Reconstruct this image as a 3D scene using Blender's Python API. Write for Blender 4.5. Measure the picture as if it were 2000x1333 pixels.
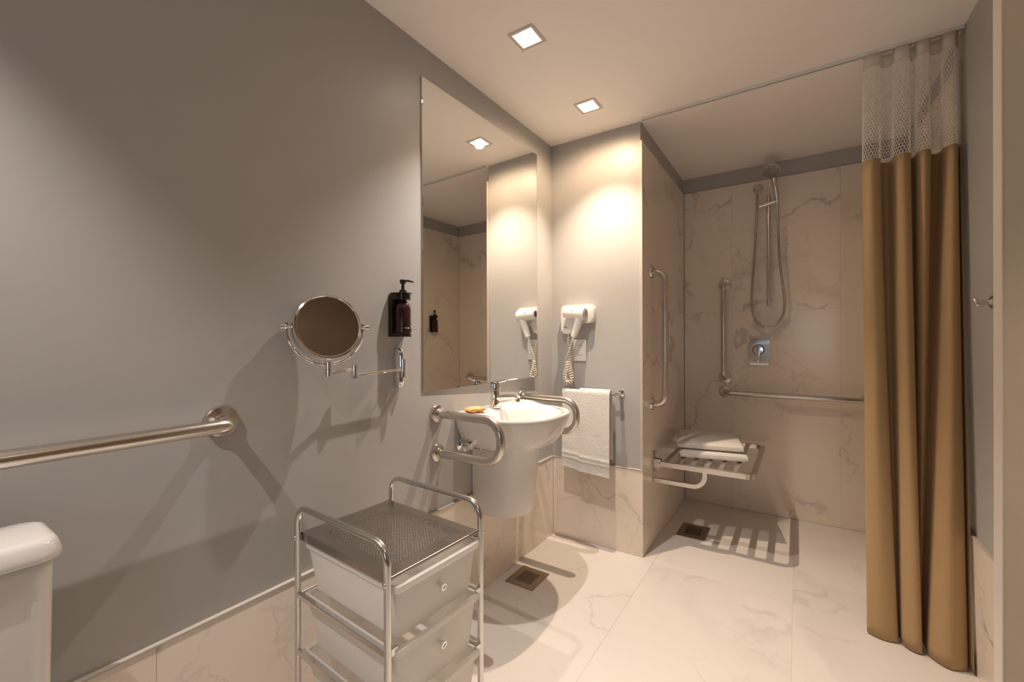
import bpy, bmesh, math, random
from mathutils import Vector, Matrix, noise
random.seed(4)
PI = math.pi
S = bpy.context.scene
for o in list(bpy.data.objects):
    bpy.data.objects.remove(o)
COL = S.collection

# ------------------------------------------------------------------ camera, world, lights, exposure
cam_d = bpy.data.cameras.new('camera'); cam = bpy.data.objects.new('camera', cam_d); COL.objects.link(cam)
cam_d.sensor_width = 36; cam_d.lens = 840.54 * 36 / 2000; cam_d.clip_start = 0.02
yaw, pit, rol = 0.585027, -0.0014357, -0.0034037
fw = Vector((-math.sin(yaw) * math.cos(pit), math.cos(yaw) * math.cos(pit), math.sin(pit)))
r0 = Vector((math.cos(yaw), math.sin(yaw), 0)); u0 = r0.cross(fw)
rr = r0 * math.cos(rol) + u0 * math.sin(rol); uu = -r0 * math.sin(rol) + u0 * math.cos(rol)
m = Matrix((rr, uu, -fw)).transposed().to_4x4(); m.translation = (1.21835, 0, 1.14568)
cam.matrix_world = m
S.camera = cam
w = bpy.data.worlds.new('world'); S.world = w; w.use_nodes = True
w.node_tree.nodes['Background'].inputs[0].default_value = (0.75, 0.85, 1.0, 1)
w.node_tree.nodes['Background'].inputs[1].default_value = 0.3
S.view_settings.view_transform = 'Standard'; S.view_settings.look = 'None'
S.view_settings.gamma = 1; S.view_settings.use_curve_mapping = False
S.view_settings.exposure = 0.14
H = 2.30
LX = 0.363
# x, y, beam power, beam colour, wide spill power, spill colour, softness of the beam's edge
LAMPS = [(LX, 1.402, 65.0, (1.0, 0.89, 0.82), 1.0, (1.0, 0.8, 0.6), 0.80), (LX, 1.978, 84.0, (1.0, 0.79, 0.61), 14.5, (1.0, 0.71, 0.45), 0.75),
         (LX, -0.36, 78.0, (1.0, 0.89, 0.82), 0.5, (1.0, 0.8, 0.6), 0.55), (1.95, 0.40, 36.0, (1.0, 0.80, 0.58), 2.0, (1.0, 0.75, 0.5), 0.6)]  # last lamp is added to brighten the door leaf and entry

def lamp(name, kind, loc, energy, color, **kw):
    d = bpy.data.lights.new(name, kind); d.energy = energy; d.color = color
    for k, v in kw.items(): setattr(d, k, v)
    o = bpy.data.objects.new(name, d); COL.objects.link(o); o.location = loc
    return o
for (lx, ly, e, ec, sp_, sc_, bl) in LAMPS:
    lamp('downlight_beam', 'SPOT', (lx, ly, H - 0.004), e, ec, spot_size=math.radians(94), spot_blend=bl, shadow_soft_size=0.009)
    lamp('downlight_spill', 'SPOT', (lx, ly, H - 0.004), sp_, sc_, spot_size=math.radians(172), spot_blend=0.5, shadow_soft_size=0.03)
# added cool fill light, set at an invented window behind the camera
win = lamp('added_window_fill', 'AREA', (1.44, -1.285, 1.2), 2.4, (0.68, 0.85, 1.0), shape='RECTANGLE', size=0.30, size_y=0.7)
win.rotation_euler = (math.radians(90), 0, 0)

# ------------------------------------------------------------------ materials
def new_mat(name):
    mt = bpy.data.materials.new(name); mt.use_nodes = True
    nt = mt.node_tree; b = nt.nodes['Principled BSDF']
    return mt, nt, b
def N(nt, t, **kw):
    n = nt.nodes.new(t)
    for k, v in kw.items(): setattr(n, k, v)
    return n
def bump_noise(nt, b, scale, strength, dist=0.001, detail=4):
    tc = N(nt, 'ShaderNodeTexCoord'); nz = N(nt, 'ShaderNodeTexNoise')
    nz.inputs['Scale'].default_value = scale; nz.inputs['Detail'].default_value = detail
    bp = N(nt, 'ShaderNodeBump'); bp.inputs['Strength'].default_value = strength; bp.inputs['Distance'].default_value = dist
    nt.links.new(tc.outputs['Object'], nz.inputs['Vector']); nt.links.new(nz.outputs[0], bp.inputs['Height'])
    nt.links.new(bp.outputs[0], b.inputs['Normal'])
    return nz
def mat(name, col, rough=0.5, metal=0.0, nscale=30, nstr=0.0, var=0.04, spec=None, coat=0.0, dist=0.001):
    """plain surface: colour with slight noise variation, optional bump"""
    mt, nt, b = new_mat(name)
    tc = N(nt, 'ShaderNodeTexCoord'); nz = N(nt, 'ShaderNodeTexNoise'); nz.inputs['Scale'].default_value = nscale * 0.3
    nz.inputs['Detail'].default_value = 3
    rp = N(nt, 'ShaderNodeValToRGB')
    a = [c * (1 - var) for c in col]; c2 = [min(1, c * (1 + var)) for c in col]
    rp.color_ramp.elements[0].position = 0.3; rp.color_ramp.elements[1].position = 0.7
    rp.color_ramp.elements[0].color = (*a, 1); rp.color_ramp.elements[1].color = (*c2, 1)
    nt.links.new(tc.outputs['Object'], nz.inputs['Vector']); nt.links.new(nz.outputs[0], rp.inputs[0])
    nt.links.new(rp.outputs[0], b.inputs['Base Color'])
    b.inputs['Roughness'].default_value = rough; b.inputs['Metallic'].default_value = metal
    if spec is not None: b.inputs['Specular IOR Level'].default_value = spec
    if coat: b.inputs['Coat Weight'].default_value = coat; b.inputs['Coat Roughness'].default_value = 0.05
    if nstr: bump_noise(nt, b, nscale, nstr, dist)
    return mt
def marble(name, base, vein, rough, amount=1.0, scale=1.0):
    mt, nt, b = new_mat(name)
    tc = N(nt, 'ShaderNodeTexCoord'); oi = N(nt, 'ShaderNodeObjectInfo')
    mul = N(nt, 'ShaderNodeMath', operation='MULTIPLY'); mul.inputs[1].default_value = 17.0
    nt.links.new(oi.outputs['Random'], mul.inputs[0])
    add = N(nt, 'ShaderNodeVectorMath', operation='ADD')
    nt.links.new(tc.outputs['Object'], add.inputs[0]); nt.links.new(mul.outputs[0], add.inputs[1])
    def ridge(sc, dist, width, lo, hi, msc, warp):
        wz = N(nt, 'ShaderNodeTexNoise'); wz.inputs['Scale'].default_value = sc * 2.2; wz.inputs['Detail'].default_value = 6
        wz.inputs['Roughness'].default_value = 0.6
        nt.links.new(add.outputs[0], wz.inputs['Vector'])
        sub = N(nt, 'ShaderNodeVectorMath', operation='SUBTRACT'); sub.inputs[1].default_value = (.5, .5, .5)
        nt.links.new(wz.outputs['Color'], sub.inputs[0])
        scl = N(nt, 'ShaderNodeVectorMath', operation='SCALE'); scl.inputs['Scale'].default_value = warp
        nt.links.new(sub.outputs[0], scl.inputs[0])
        ad2 = N(nt, 'ShaderNodeVectorMath', operation='ADD')
        nt.links.new(add.outputs[0], ad2.inputs[0]); nt.links.new(scl.outputs[0], ad2.inputs[1])
        nz = N(nt, 'ShaderNodeTexNoise'); nz.inputs['Scale'].default_value = sc; nz.inputs['Detail'].default_value = 2
        nt.links.new(ad2.outputs[0], nz.inputs['Vector'])
        s = N(nt, 'ShaderNodeMath', operation='SUBTRACT'); s.inputs[1].default_value = 0.5
        nt.links.new(nz.outputs[0], s.inputs[0])
        ab = N(nt, 'ShaderNodeMath', operation='ABSOLUTE'); nt.links.new(s.outputs[0], ab.inputs[0])
        mr = N(nt, 'ShaderNodeMapRange'); mr.inputs['From Min'].default_value = 0; mr.inputs['From Max'].default_value = width
        mr.inputs['To Min'].default_value = 1; mr.inputs['To Max'].default_value = 0
        nt.links.new(ab.outputs[0], mr.inputs[0])
        mk = N(nt, 'ShaderNodeTexNoise'); mk.inputs['Scale'].default_value = msc; mk.inputs['Detail'].default_value = 3
        nt.links.new(add.outputs[0], mk.inputs['Vector'])
        m2 = N(nt, 'ShaderNodeMapRange'); m2.inputs['From Min'].default_value = lo; m2.inputs['From Max'].default_value = hi
        nt.links.new(mk.outputs[0], m2.inputs[0])
        pr = N(nt, 'ShaderNodeMath', operation='MULTIPLY')
        nt.links.new(mr.outputs[0], pr.inputs[0]); nt.links.new(m2.outputs[0], pr.inputs[1])
        return pr
    v1 = ridge(1.5 * scale, 0, 0.013, 0.48, 0.60, 2.3 * scale, 0.35)
    v2 = ridge(1.1 * scale, 0, 0.06, 0.48, 0.64, 1.7 * scale, 0.30)
    v3 = ridge(4.0 * scale, 0, 0.022, 0.50, 0.62, 2.0 * scale, 0.20)
    k = N(nt, 'ShaderNodeMath', operation='MULTIPLY_ADD'); k.inputs[1].default_value = 0.35 
    nt.links.new(v2.outputs[0], k.inputs[0])
    h1 = N(nt, 'ShaderNodeMath', operation='MULTIPLY'); h1.inputs[1].default_value = 0.75; nt.links.new(v1.outputs[0], h1.inputs[0])
    nt.links.new(h1.outputs[0], k.inputs[2])
    k2 = N(nt, 'ShaderNodeMath', operation='MULTIPLY_ADD', use_clamp=True); k2.inputs[1].default_value = 0.35
    nt.links.new(v3.outputs[0], k2.inputs[0]); nt.links.new(k.outputs[0], k2.inputs[2])
    k3 = N(nt, 'ShaderNodeMath', operation='MULTIPLY', use_clamp=True); k3.inputs[1].default_value = amount
    nt.links.new(k2.outputs[0], k3.inputs[0])
    mx = N(nt, 'ShaderNodeMix', data_type='RGBA')
    mx.inputs[6].default_value = (*base, 1); mx.inputs[7].default_value = (*vein, 1)
    nt.links.new(k3.outputs[0], mx.inputs[0]); nt.links.new(mx.outputs[2], b.inputs['Base Color'])
    b.inputs['Roughness'].default_value = rough
    return mt
def brushed(name, col, rough, axis_scale=(60, 60, 900), strength=0.08):
    mt, nt, b = new_mat(name)
    b.inputs['Base Color'].default_value = (*col, 1); b.inputs['Metallic'].default_value = 1
    tc = N(nt, 'ShaderNodeTexCoord'); mp = N(nt, 'ShaderNodeMapping'); mp.inputs['Scale'].default_value = axis_scale
    nz = N(nt, 'ShaderNodeTexNoise'); nz.inputs['Scale'].default_value = 1.0
    nt.links.new(tc.outputs['Object'], mp.inputs[0]); nt.links.new(mp.outputs[0], nz.inputs['Vector'])
    mr = N(nt, 'ShaderNodeMapRange'); mr.inputs['To Min'].default_value = rough * 0.75; mr.inputs['To Max'].default_value = rough * 1.3
    nt.links.new(nz.outputs[0], mr.inputs[0]); nt.links.new(mr.outputs[0], b.inputs['Roughness'])
    return mt
def frosted(name, col, transp=0.18):
    mt, nt, b = new_mat(name)
    out = nt.nodes['Material Output']
    b.inputs['Base Color'].default_value = (*col, 1); b.inputs['Roughness'].default_value = 0.35
    tr = N(nt, 'ShaderNodeBsdfTranslucent'); tr.inputs[0].default_value = (*col, 1)
    tp = N(nt, 'ShaderNodeBsdfTransparent'); tp.inputs[0].default_value = (0.98, 0.97, 0.96, 1)
    m1 = N(nt, 'ShaderNodeMixShader'); m1.inputs[0].default_value = 0.36
    m2 = N(nt, 'ShaderNodeMixShader')
    tc = N(nt, 'ShaderNodeTexCoord'); nz = N(nt, 'ShaderNodeTexNoise'); nz.inputs['Scale'].default_value = 3
    mr = N(nt, 'ShaderNodeMapRange'); mr.inputs['To Min'].default_value = transp * 0.9; mr.inputs['To Max'].default_value = transp * 1.1
    nt.links.new(tc.outputs['Object'], nz.inputs['Vector']); nt.links.new(nz.outputs[0], mr.inputs[0]); nt.links.new(mr.outputs[0], m2.inputs[0])
    nt.links.new(b.outputs[0], m1.inputs[1]); nt.links.new(tr.outputs[0], m1.inputs[2])
    nt.links.new(m1.outputs[0], m2.inputs[1]); nt.links.new(tp.outputs[0], m2.inputs[2])
    nt.links.new(m2.outputs[0], out.inputs[0])
    return mt
def emitter(name, col, strength):
    mt, nt, b = new_mat(name)
    b.inputs['Base Color'].default_value = (*col, 1)
    b.inputs['Emission Color'].default_value = (*col, 1); b.inputs['Emission Strength'].default_value = strength
    return mt
def terry(name, col):
    mt, nt, b = new_mat(name)
    b.inputs['Base Color'].default_value = (*col, 1); b.inputs['Roughness'].default_value = 0.95
    b.inputs['Sheen Weight'].default_value = 0.3
    bump_noise(nt, b, 260, 1.0, 0.004, 4)
    return mt
def curtain_mat():
    mt, nt, b = new_mat('curtain_fabric')
    out = nt.nodes['Material Output']
    tc = N(nt, 'ShaderNodeTexCoord'); wv = N(nt, 'ShaderNodeTexNoise'); wv.inputs['Scale'].default_value = 700
    rp = N(nt, 'ShaderNodeValToRGB'); rp.color_ramp.elements[0].color = (0.37, 0.24, 0.11, 1); rp.color_ramp.elements[1].color = (0.45, 0.30, 0.145, 1)
    nt.links.new(tc.outputs['Object'], wv.inputs['Vector']); nt.links.new(wv.outputs[0], rp.inputs[0])
    nt.links.new(rp.outputs[0], b.inputs['Base Color'])
    b.inputs['Roughness'].default_value = 0.55; b.inputs['Sheen Weight'].default_value = 0.15
    return mt

M = dict(
    wall=mat('grey_wall_paint', (0.44, 0.43, 0.415), 0.42, nscale=14, nstr=0.05, var=0.015, dist=0.002),
    ceil=mat('ceiling_paint', (0.93, 0.87, 0.82), 0.75, nscale=10, nstr=0.04, var=0.01),
    marble=marble('marble_wall_tile', (0.83, 0.74, 0.645), (0.38, 0.345, 0.325), 0.22, 0.8),
    floor=marble('marble_floor_tile', (0.735, 0.69, 0.65), (0.42, 0.38, 0.355), 0.38, 0.5),
    grout=mat('grout', (0.74, 0.69, 0.63), 0.9, nscale=60, nstr=0.1),
    trim=mat('tile_edge_trim', (0.52, 0.475, 0.42), 0.45),
    brown=mat('dark_wood_panel', (0.20, 0.135, 0.085), 0.5, nscale=20, nstr=0.03, var=0.05),
    door=mat('beige_laminate', (0.62, 0.52, 0.395), 0.5, var=0.02),
    dooredge=mat('door_edging', (0.66, 0.60, 0.535), 0.5, var=0.02),
    chrome=mat('chrome', (0.86, 0.87, 0.88), 0.06, 1.0, var=0.01),
    chrome2=mat('satin_chrome', (0.70, 0.69, 0.67), 0.20, 1.0, var=0.02),
    steel=brushed('brushed_steel', (0.66, 0.62, 0.575), 0.24),
    tray=mat('trolley_tray_steel', (0.40, 0.365, 0.335), 0.27, 1.0, var=0.01),
    alu=mat('anodised_aluminium', (0.62, 0.60, 0.57), 0.35, 1.0, var=0.02),
    mirror=mat('mirror_silver', (0.87, 0.875, 0.86), 0.0, 1.0, var=0.0),
    bevel=mat('mirror_bevel_silver', (0.80, 0.80, 0.77), 0.03, 1.0, var=0.0),
    ceramic=mat('white_ceramic', (0.75, 0.73, 0.70), 0.08, spec=0.5, var=0.005, coat=0.4),
    plastic=mat('white_plastic', (0.80, 0.78, 0.74), 0.25, var=0.01),
    plastic2=mat('cream_plastic', (0.74, 0.68, 0.56), 0.35, var=0.01),
    dark=mat('dark_plastic', (0.02, 0.018, 0.017), 0.4),
    brownp=mat('dark_brown_plastic', (0.022, 0.010, 0.008), 0.22, var=0.08),
    brownb=mat('brown_bottle', (0.034, 0.013, 0.010), 0.16, var=0.08),
    red=mat('red_mark', (0.5, 0.04, 0.03), 0.5),
    orange=mat('orange_soap_wrapper', (0.95, 0.43, 0.13), 0.3, nscale=90, nstr=0.8, var=0.25, dist=0.002),
    soapw=mat('pale_wrapper', (0.85, 0.60, 0.40), 0.3, nscale=90, nstr=0.5, var=0.1, dist=0.002),
    terry=terry('white_terry', (0.80, 0.77, 0.73)),
    drawer=frosted('frosted_plastic', (0.97, 0.95, 0.92), 0.27),
    curtain=curtain_mat(),
    net=mat('white_net_thread', (0.84, 0.80, 0.74), 0.7, var=0.01),
    tape=frosted('white_header_tape', (0.88, 0.84, 0.79), 0.30),
    bulb=emitter('lamp_glow', (1.0, 0.93, 0.82), 14.0),
    reflector=mat('lamp_reflector', (0.9, 0.88, 0.85), 0.25, 0.0),
    bezel=mat('lamp_bezel', (0.62, 0.54, 0.47), 0.5),
    black=mat('drain_shadow', (0.012, 0.010, 0.009), 0.8),
    drain=brushed('drain_steel', (0.33, 0.275, 0.22), 0.36),
    hose=mat('metal_hose', (0.50, 0.48, 0.45), 0.22, 1.0, var=0.05),
    glass=emitter('added_pane_glow', (0.75, 0.87, 1.0), 1.0),  # self-lit pane of the added window
)

# ------------------------------------------------------------------ mesh building
class MB:
    def __init__(s): s.v = []; s.f = []
    def add(s, vs, fs):
        k = len(s.v); s.v += [tuple(v) for v in vs]; s.f += [tuple(i + k for i in f) for f in fs]; return s
    def frombm(s, bm, mx=None):
        bm.verts.ensure_lookup_table()
        if mx is not None: bmesh.ops.transform(bm, matrix=mx, verts=bm.verts)
        for i, v in enumerate(bm.verts): v.index = i
        s.add([v.co[:] for v in bm.verts], [[v.index for v in f.verts] for f in bm.faces]); bm.free(); return s
    def box(s, x0, x1, y0, y1, z0, z1, bev=0.0, seg=2, mx=None):
        bm = bmesh.new(); bmesh.ops.create_cube(bm, size=1)
        for v in bm.verts:
            v.co = Vector(((x0 + x1) / 2 + v.co.x * (x1 - x0), (y0 + y1) / 2 + v.co.y * (y1 - y0), (z0 + z1) / 2 + v.co.z * (z1 - z0)))
        if bev > 0: bmesh.ops.bevel(bm, geom=bm.edges[:], offset=bev, segments=seg, profile=0.5, affect='EDGES')
        return s.frombm(bm, mx)
    def tube(s, pts, r, seg=12, closed=False, caps=True):
        pts = [Vector(p) for p in pts]; n = len(pts); T = []
        for i in range(n):
            if closed: t = pts[(i + 1) % n] - pts[i - 1]
            else: t = pts[min(i + 1, n - 1)] - pts[max(i - 1, 0)]
            T.append(t.normalized())
        a = Vector((0, 0, 1)) if abs(T[0].z) < 0.9 else Vector((1, 0, 0))
        nrm = (a - T[0] * a.dot(T[0])).normalized(); k = len(s.v); rad = r if callable(r) else (lambda i: r)
        for i in range(n):
            nrm = (nrm - T[i] * nrm.dot(T[i])).normalized(); bi = T[i].cross(nrm)
            for j in range(seg):
                an = 2 * PI * j / seg; s.v.append(tuple(pts[i] + (nrm * math.cos(an) + bi * math.sin(an)) * rad(i)))
        rng = n if closed else n - 1
        for i in range(rng):
            for j in range(seg):
                i2 = (i + 1) % n
                s.f.append((k + i * seg + j, k + i * seg + (j + 1) % seg, k + i2 * seg + (j + 1) % seg, k + i2 * seg + j))
        if caps and not closed:
            s.f.append(tuple(k + j for j in range(seg))[::-1]); s.f.append(tuple(k + (n - 1) * seg + j for j in range(seg)))
        return s
    def lathe(s, prof, o, axis, seg=32):
        """prof = [(radius, height)], along axis from o"""
        o = Vector(o); ax = Vector(axis).normalized()
        a = Vector((0, 0, 1)) if abs(ax.z) < 0.9 else Vector((1, 0, 0))
        u = (a - ax * a.dot(ax)).normalized(); w_ = ax.cross(u); k = len(s.v); n = len(prof)
        for (r, h) in prof:
            for j in range(seg):
                an = 2 * PI * j / seg; s.v.append(tuple(o + ax * h + (u * math.cos(an) + w_ * math.sin(an)) * max(r, 1e-5)))
        for i in range(n - 1):
            for j in range(seg):
                s.f.append((k + i * seg + j, k + i * seg + (j + 1) % seg, k + (i + 1) * seg + (j + 1) % seg, k + (i + 1) * seg + j))
        if prof[0][0] > 1e-4: s.f.append(tuple(k + j for j in range(seg))[::-1])
        if prof[-1][0] > 1e-4: s.f.append(tuple(k + (n - 1) * seg + j for j in range(seg)))
        return s
    def rings(s, R, cap0=True, cap1=True):
        k = len(s.v); n = len(R[0])
        for r in R: s.v += [tuple(p) for p in r]
        for i in range(len(R) - 1):
            for j in range(n):
                s.f.append((k + i * n + j, k + i * n + (j + 1) % n, k + (i + 1) * n + (j + 1) % n, k + (i + 1) * n + j))
        if cap0: s.f.append(tuple(k + j for j in range(n))[::-1])
        if cap1: s.f.append(tuple(k + (len(R) - 1) * n + j for j in range(n)))
        return s
    def prism(s, poly, o, u, v, nrm, d, bev=0.0):
        """flat polygon in the (u,v) plane at o, extruded by d along nrm, bevelled outer edges"""
        bm = bmesh.new(); o = Vector(o); u = Vector(u); v = Vector(v); nrm = Vector(nrm)
        A = [bm.verts.new(o + u * p[0] + v * p[1]) for p in poly]; B = [bm.verts.new(o + u * p[0] + v * p[1] + nrm * d) for p in poly]
        n = len(poly); bm.faces.new(A[::-1]); top = bm.faces.new(B)
        for i in range(n): bm.faces.new((A[i], A[(i + 1) % n], B[(i + 1) % n], B[i]))
        if bev: bmesh.ops.bevel(bm, geom=list(top.edges), offset=bev, segments=3, profile=0.5, affect='EDGES')
        return s.frombm(bm)
    def build(s, name, material, parent=None, smooth=35, kind=None):
        off = Vector((0, 0, 0))
        p = parent
        while p is not None:
            if 'off' in OFFS.get(p.name, {}): off = OFFS[p.name]['off']; break
            p = p.parent
        me = bpy.data.meshes.new(name); me.from_pydata([(x - off.x, y - off.y, z - off.z) for x, y, z in s.v], [], s.f); me.update()
        bm = bmesh.new(); bm.from_mesh(me); bmesh.ops.recalc_face_normals(bm, faces=bm.faces); bm.to_mesh(me); bm.free()
        if smooth:
            for p_ in me.polygons: p_.use_smooth = True
            me.set_sharp_from_angle(angle=math.radians(smooth))
        me.materials.append(material)
        o = bpy.data.objects.new(name, me); COL.objects.link(o)
        if parent is not None: o.parent = parent
        if kind: o['kind'] = kind
        return o
OFFS = {}
def fillet(pts, r, n=8):
    pts = [Vector(p) for p in pts]; out = [pts[0]]
    for i in range(1, len(pts) - 1):
        a, b, c = pts[i - 1], pts[i], pts[i + 1]
        d1 = (a - b).normalized(); d2 = (c - b).normalized(); ang = d1.angle(d2); t = r / math.tan(ang / 2)
        p1 = b + d1 * t; p2 = b + d2 * t; ctr = b + (d1 + d2).normalized() * (r / math.sin(ang / 2))
        v1 = (p1 - ctr); v2 = (p2 - ctr); tot = v1.angle(v2)
        for k in range(n + 1):
            f = k / n; q = v1 * (math.sin((1 - f) * tot) / math.sin(tot)) + v2 * (math.sin(f * tot) / math.sin(tot)); out.append(ctr + q)
    out.append(pts[-1]); return out
def crom(pts, k=6, closed=False):
    P = [Vector(p) for p in pts]; out = []; n = len(P)
    for i in range(n - 1):
        p0, p1, p2, p3 = P[max(i - 1, 0)], P[i], P[i + 1], P[min(i + 2, n - 1)]
        for j in range(k):
            t = j / k
            out.append(0.5 * ((2 * p1) + (p2 - p0) * t + (2 * p0 - 5 * p1 + 4 * p2 - p3) * t * t + (3 * p1 - p0 - 3 * p2 + p3) * t ** 3))
    out.append(P[-1]); return out
def tag(o, label, cat, group=None, kind=None):
    o['label'] = label; o['category'] = cat
    if group: o['group'] = group
    if kind: o['kind'] = kind
    return o
def thing(name, label, cat, loc=(0, 0, 0), rotz=0, group=None, local=False):
    o = bpy.data.objects.new(name, None); COL.objects.link(o); o.location = loc; o.rotation_euler = (0, 0, rotz)
    o.empty_display_size = 0.05
    OFFS[o.name] = {'off': Vector((0, 0, 0)) if local else Vector(loc)}
    return tag(o, label, cat, group)
def struct(name, mb, material, label=None):
    o = mb.build(name, material, None, smooth=0); o['kind'] = 'structure'
    if label: o['label'] = label
    return o
def mesh_thing(name, mb, material, label, cat, group=None):
    return tag(mb.build(name, material), label, cat, group)

# ------------------------------------------------------------------ the room
YB, XS, YS, XR = 2.272, 0.541, 3.275, 1.735
XE, YF = 2.40, -1.30          # entry side and wall behind the camera
TK = 0.010                    # tile thickness
def tiles(parent, rects, axis, face, material, sign, gap=0.0012):
    """rects in the plane: (a0,a1,b0,b1); the tile stands from `face` outwards by TK along sign*axis"""
    for (a0, a1, b0, b1) in rects:
        g = gap / 2; f0, f1 = sorted((face, face + sign * TK)); mb = MB()
        A = (a0 + g, a1 - g); B = (b0 + g, b1 - g)
        if axis == 0: mb.box(f0, f1, *A, *B, bev=0.0008, seg=1)
        elif axis == 1: mb.box(*A, f0, f1, *B, bev=0.0008, seg=1)
        else: mb.box(*A, *B, f0, f1, bev=0.0003, seg=1)
        mb.build('tile', material, parent, smooth=0)
    if axis != 2:
        f0, f1 = sorted((face, face + sign * (TK - 0.0014))); a0 = min(r[0] for r in rects); a1 = max(r[1] for r in rects)
        b0 = min(r[2] for r in rects); b1 = max(r[3] for r in rects); e = 0.0016; mb = MB(); g = gap / 2; inn = []
        for (p0, p1, q0, q1) in rects:
            if p1 < a1: inn.append((p1 - g, p1 + g, b0 + e, b1 - e))
            if q1 < b1: inn.append((p0 + e, p1 - e, q1 - g, q1 + g))
        for (p0, p1, q0, q1) in set(inn):
            if axis == 0: mb.box(f0, f1, p0, p1, q0, q1)
            else: mb.box(p0, p1, f0, f1, q0, q1)
        if inn: mb.build('grout', M['grout'], parent, smooth=0)

# floor slab and its tiles (tile top at z = 0)
fl = struct('floor', MB().box(-0.1, XE + 0.1, YF - 0.1, YS + 0.1, -0.12, -0.0012), M['grout'])
xs = [0, 0.60, 1.20, 1.80, 2.40]; ys = [YF, -0.167, 1.033, 2.233, YS]
tiles(fl, [(xs[i], xs[i + 1], ys[j], ys[j + 1]) for i in range(4) for j in range(4)], 2, -TK, M['floor'], 1, 0.0006)

# ceiling with square openings for the recessed lamps
HOLE = 0.041
def ceiling():
    mb = MB(); cuts_y = sorted(set([YF - 0.1, YS + 0.1] + [l[1] + d for l in LAMPS for d in (-HOLE, HOLE)]))
    for i in range(len(cuts_y) - 1):
        y0, y1 = cuts_y[i], cuts_y[i + 1]; ym = (y0 + y1) / 2; xa = -0.1
        for l in sorted(LAMPS):
            if abs(l[1] - ym) < HOLE: mb.box(xa, l[0] - HOLE, y0, y1, H, H + 0.02); xa = l[0] + HOLE
        mb.box(xa, XE + 0.1, y0, y1, H, H + 0.02)
    return mb
struct('ceiling', ceiling(), M['ceil'])

wl = struct('wall_left', MB().box(-0.12, 0, YF - 0.1, YB + 0.1, -0.02, H), M['wall'])
tiles(wl, [(YF, -0.835, 0, .455), (-0.835, 0.365, 0, .455), (0.365, 1.565, 0, .455), (1.565, YB - TK, 0, .455)], 0, 0.0, M['marble'], 1)
MB().box(0, 0.013, YF, YB - TK, 0.455, 0.461, 0.001, 1).build('tile_edge_strip', M['trim'], wl, smooth=0)
wb = struct('wall_back', MB().box(0, XS - TK, YB, YB + 0.12, -0.02, H), M['wall'])
tiles(wb, [(TK, XS, 0, .455)], 1, YB, M['marble'], -1)
MB().box(TK, XS, YB - 0.013, YB, 0.455, 0.461, 0.001, 1).build('tile_edge_strip', M['trim'], wb, smooth=0)
ws = struct('wall_shower_left', MB().box(0.40, XS - TK, YB + 0.12, YS + 0.1, -0.02, H), M['wall'])
tiles(ws, [(YB - 0.004, YS - TK, 0, 1.335), (YB - 0.004, YS - TK, 1.335, 2.195)], 0, XS - TK, M['marble'], 1)
MB().box(XS - TK - 0.004, XS + 0.0015, YB - 0.010, YB - 0.004, 0.461, 2.197, 0.001, 1).build('corner_trim', M['trim'], ws, smooth=0)
wsb = struct('wall_shower_back', MB().box(0.40, XR + 0.12, YS + TK, YS + 0.12, -0.02, H), M['wall'])
cx = [XS, 0.85, 1.44, XR - TK]
tiles(wsb, [(cx[i], cx[i + 1], z0, z1) for i in range(3) for (z0, z1) in ((0, 1.335), (1.335, 2.195))], 1, YS + TK, M['marble'], -1)
wr = struct('wall_right', MB().box(XR, XR + 0.12, 1.33, YS + 0.1, -0.02, H), M['wall'])
tiles(wr, [(2.285, YS, 0, 1.335), (2.285, YS, 1.335, 2.195), (1.34, 2.285, 0, 0.455)], 0, XR, M['marble'], -1)
MB().box(XR - 0.013, XR, 1.34, 2.282, 0.455, 0.461, 0.001, 1).build('tile_edge_strip', M['trim'], wr, smooth=0)
struct('wall_return', MB().box(XR + 0.12, XE + 0.1, 1.33, 1.45, -0.02, H), M['wall'])
struct('wall_entry', MB().box(XE, XE + 0.1, YF - 0.1, 1.33, -0.02, H), M['brown'])
wf = MB(); a, b, z0, z1 = 1.25, 1.63, 0.8, 1.6
wf.box(-0.1, a, YF - 0.1, YF, -0.02, H); wf.box(b, XE, YF - 0.1, YF, -0.02, H); wf.box(a, b, YF - 0.1, YF, -0.02, z0); wf.box(a, b, YF - 0.1, YF, z1, H)
struct('wall_front', wf, M['brown'])
# window added behind the camera, its glowing pane gives cool chrome reflections
wn = MB(); y0, y1 = YF - 0.08, YF - 0.02
wn.box(a, a + 0.03, y0, y1, z0, z1); wn.box(b - 0.03, b, y0, y1, z0, z1); wn.box(a + 0.03, b - 0.03, y0, y1, z0, z0 + 0.03); wn.box(a + 0.03, b - 0.03, y0, y1, z1 - 0.03, z1)
w1 = struct('added_window_1', wn, M['alu'])
MB().box(a + 0.03, b - 0.03, YF - 0.055, YF - 0.045, z0 + 0.03, z1 - 0.03).build('pane', M['glass'], w1, smooth=0)
# sliding door leaf whose edge closes the picture on the right
d1 = struct('door_1', MB().box(1.566, 2.37, 1.272, 1.312, 0.006, 2.12), M['door'], 'beige laminate door leaf at the right edge of the picture')
MB().box(1.5625, 1.566, 1.270, 1.314, 0.006, 2.12, 0.0008, 1).build('edging', M['dooredge'], d1, smooth=0)

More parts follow.
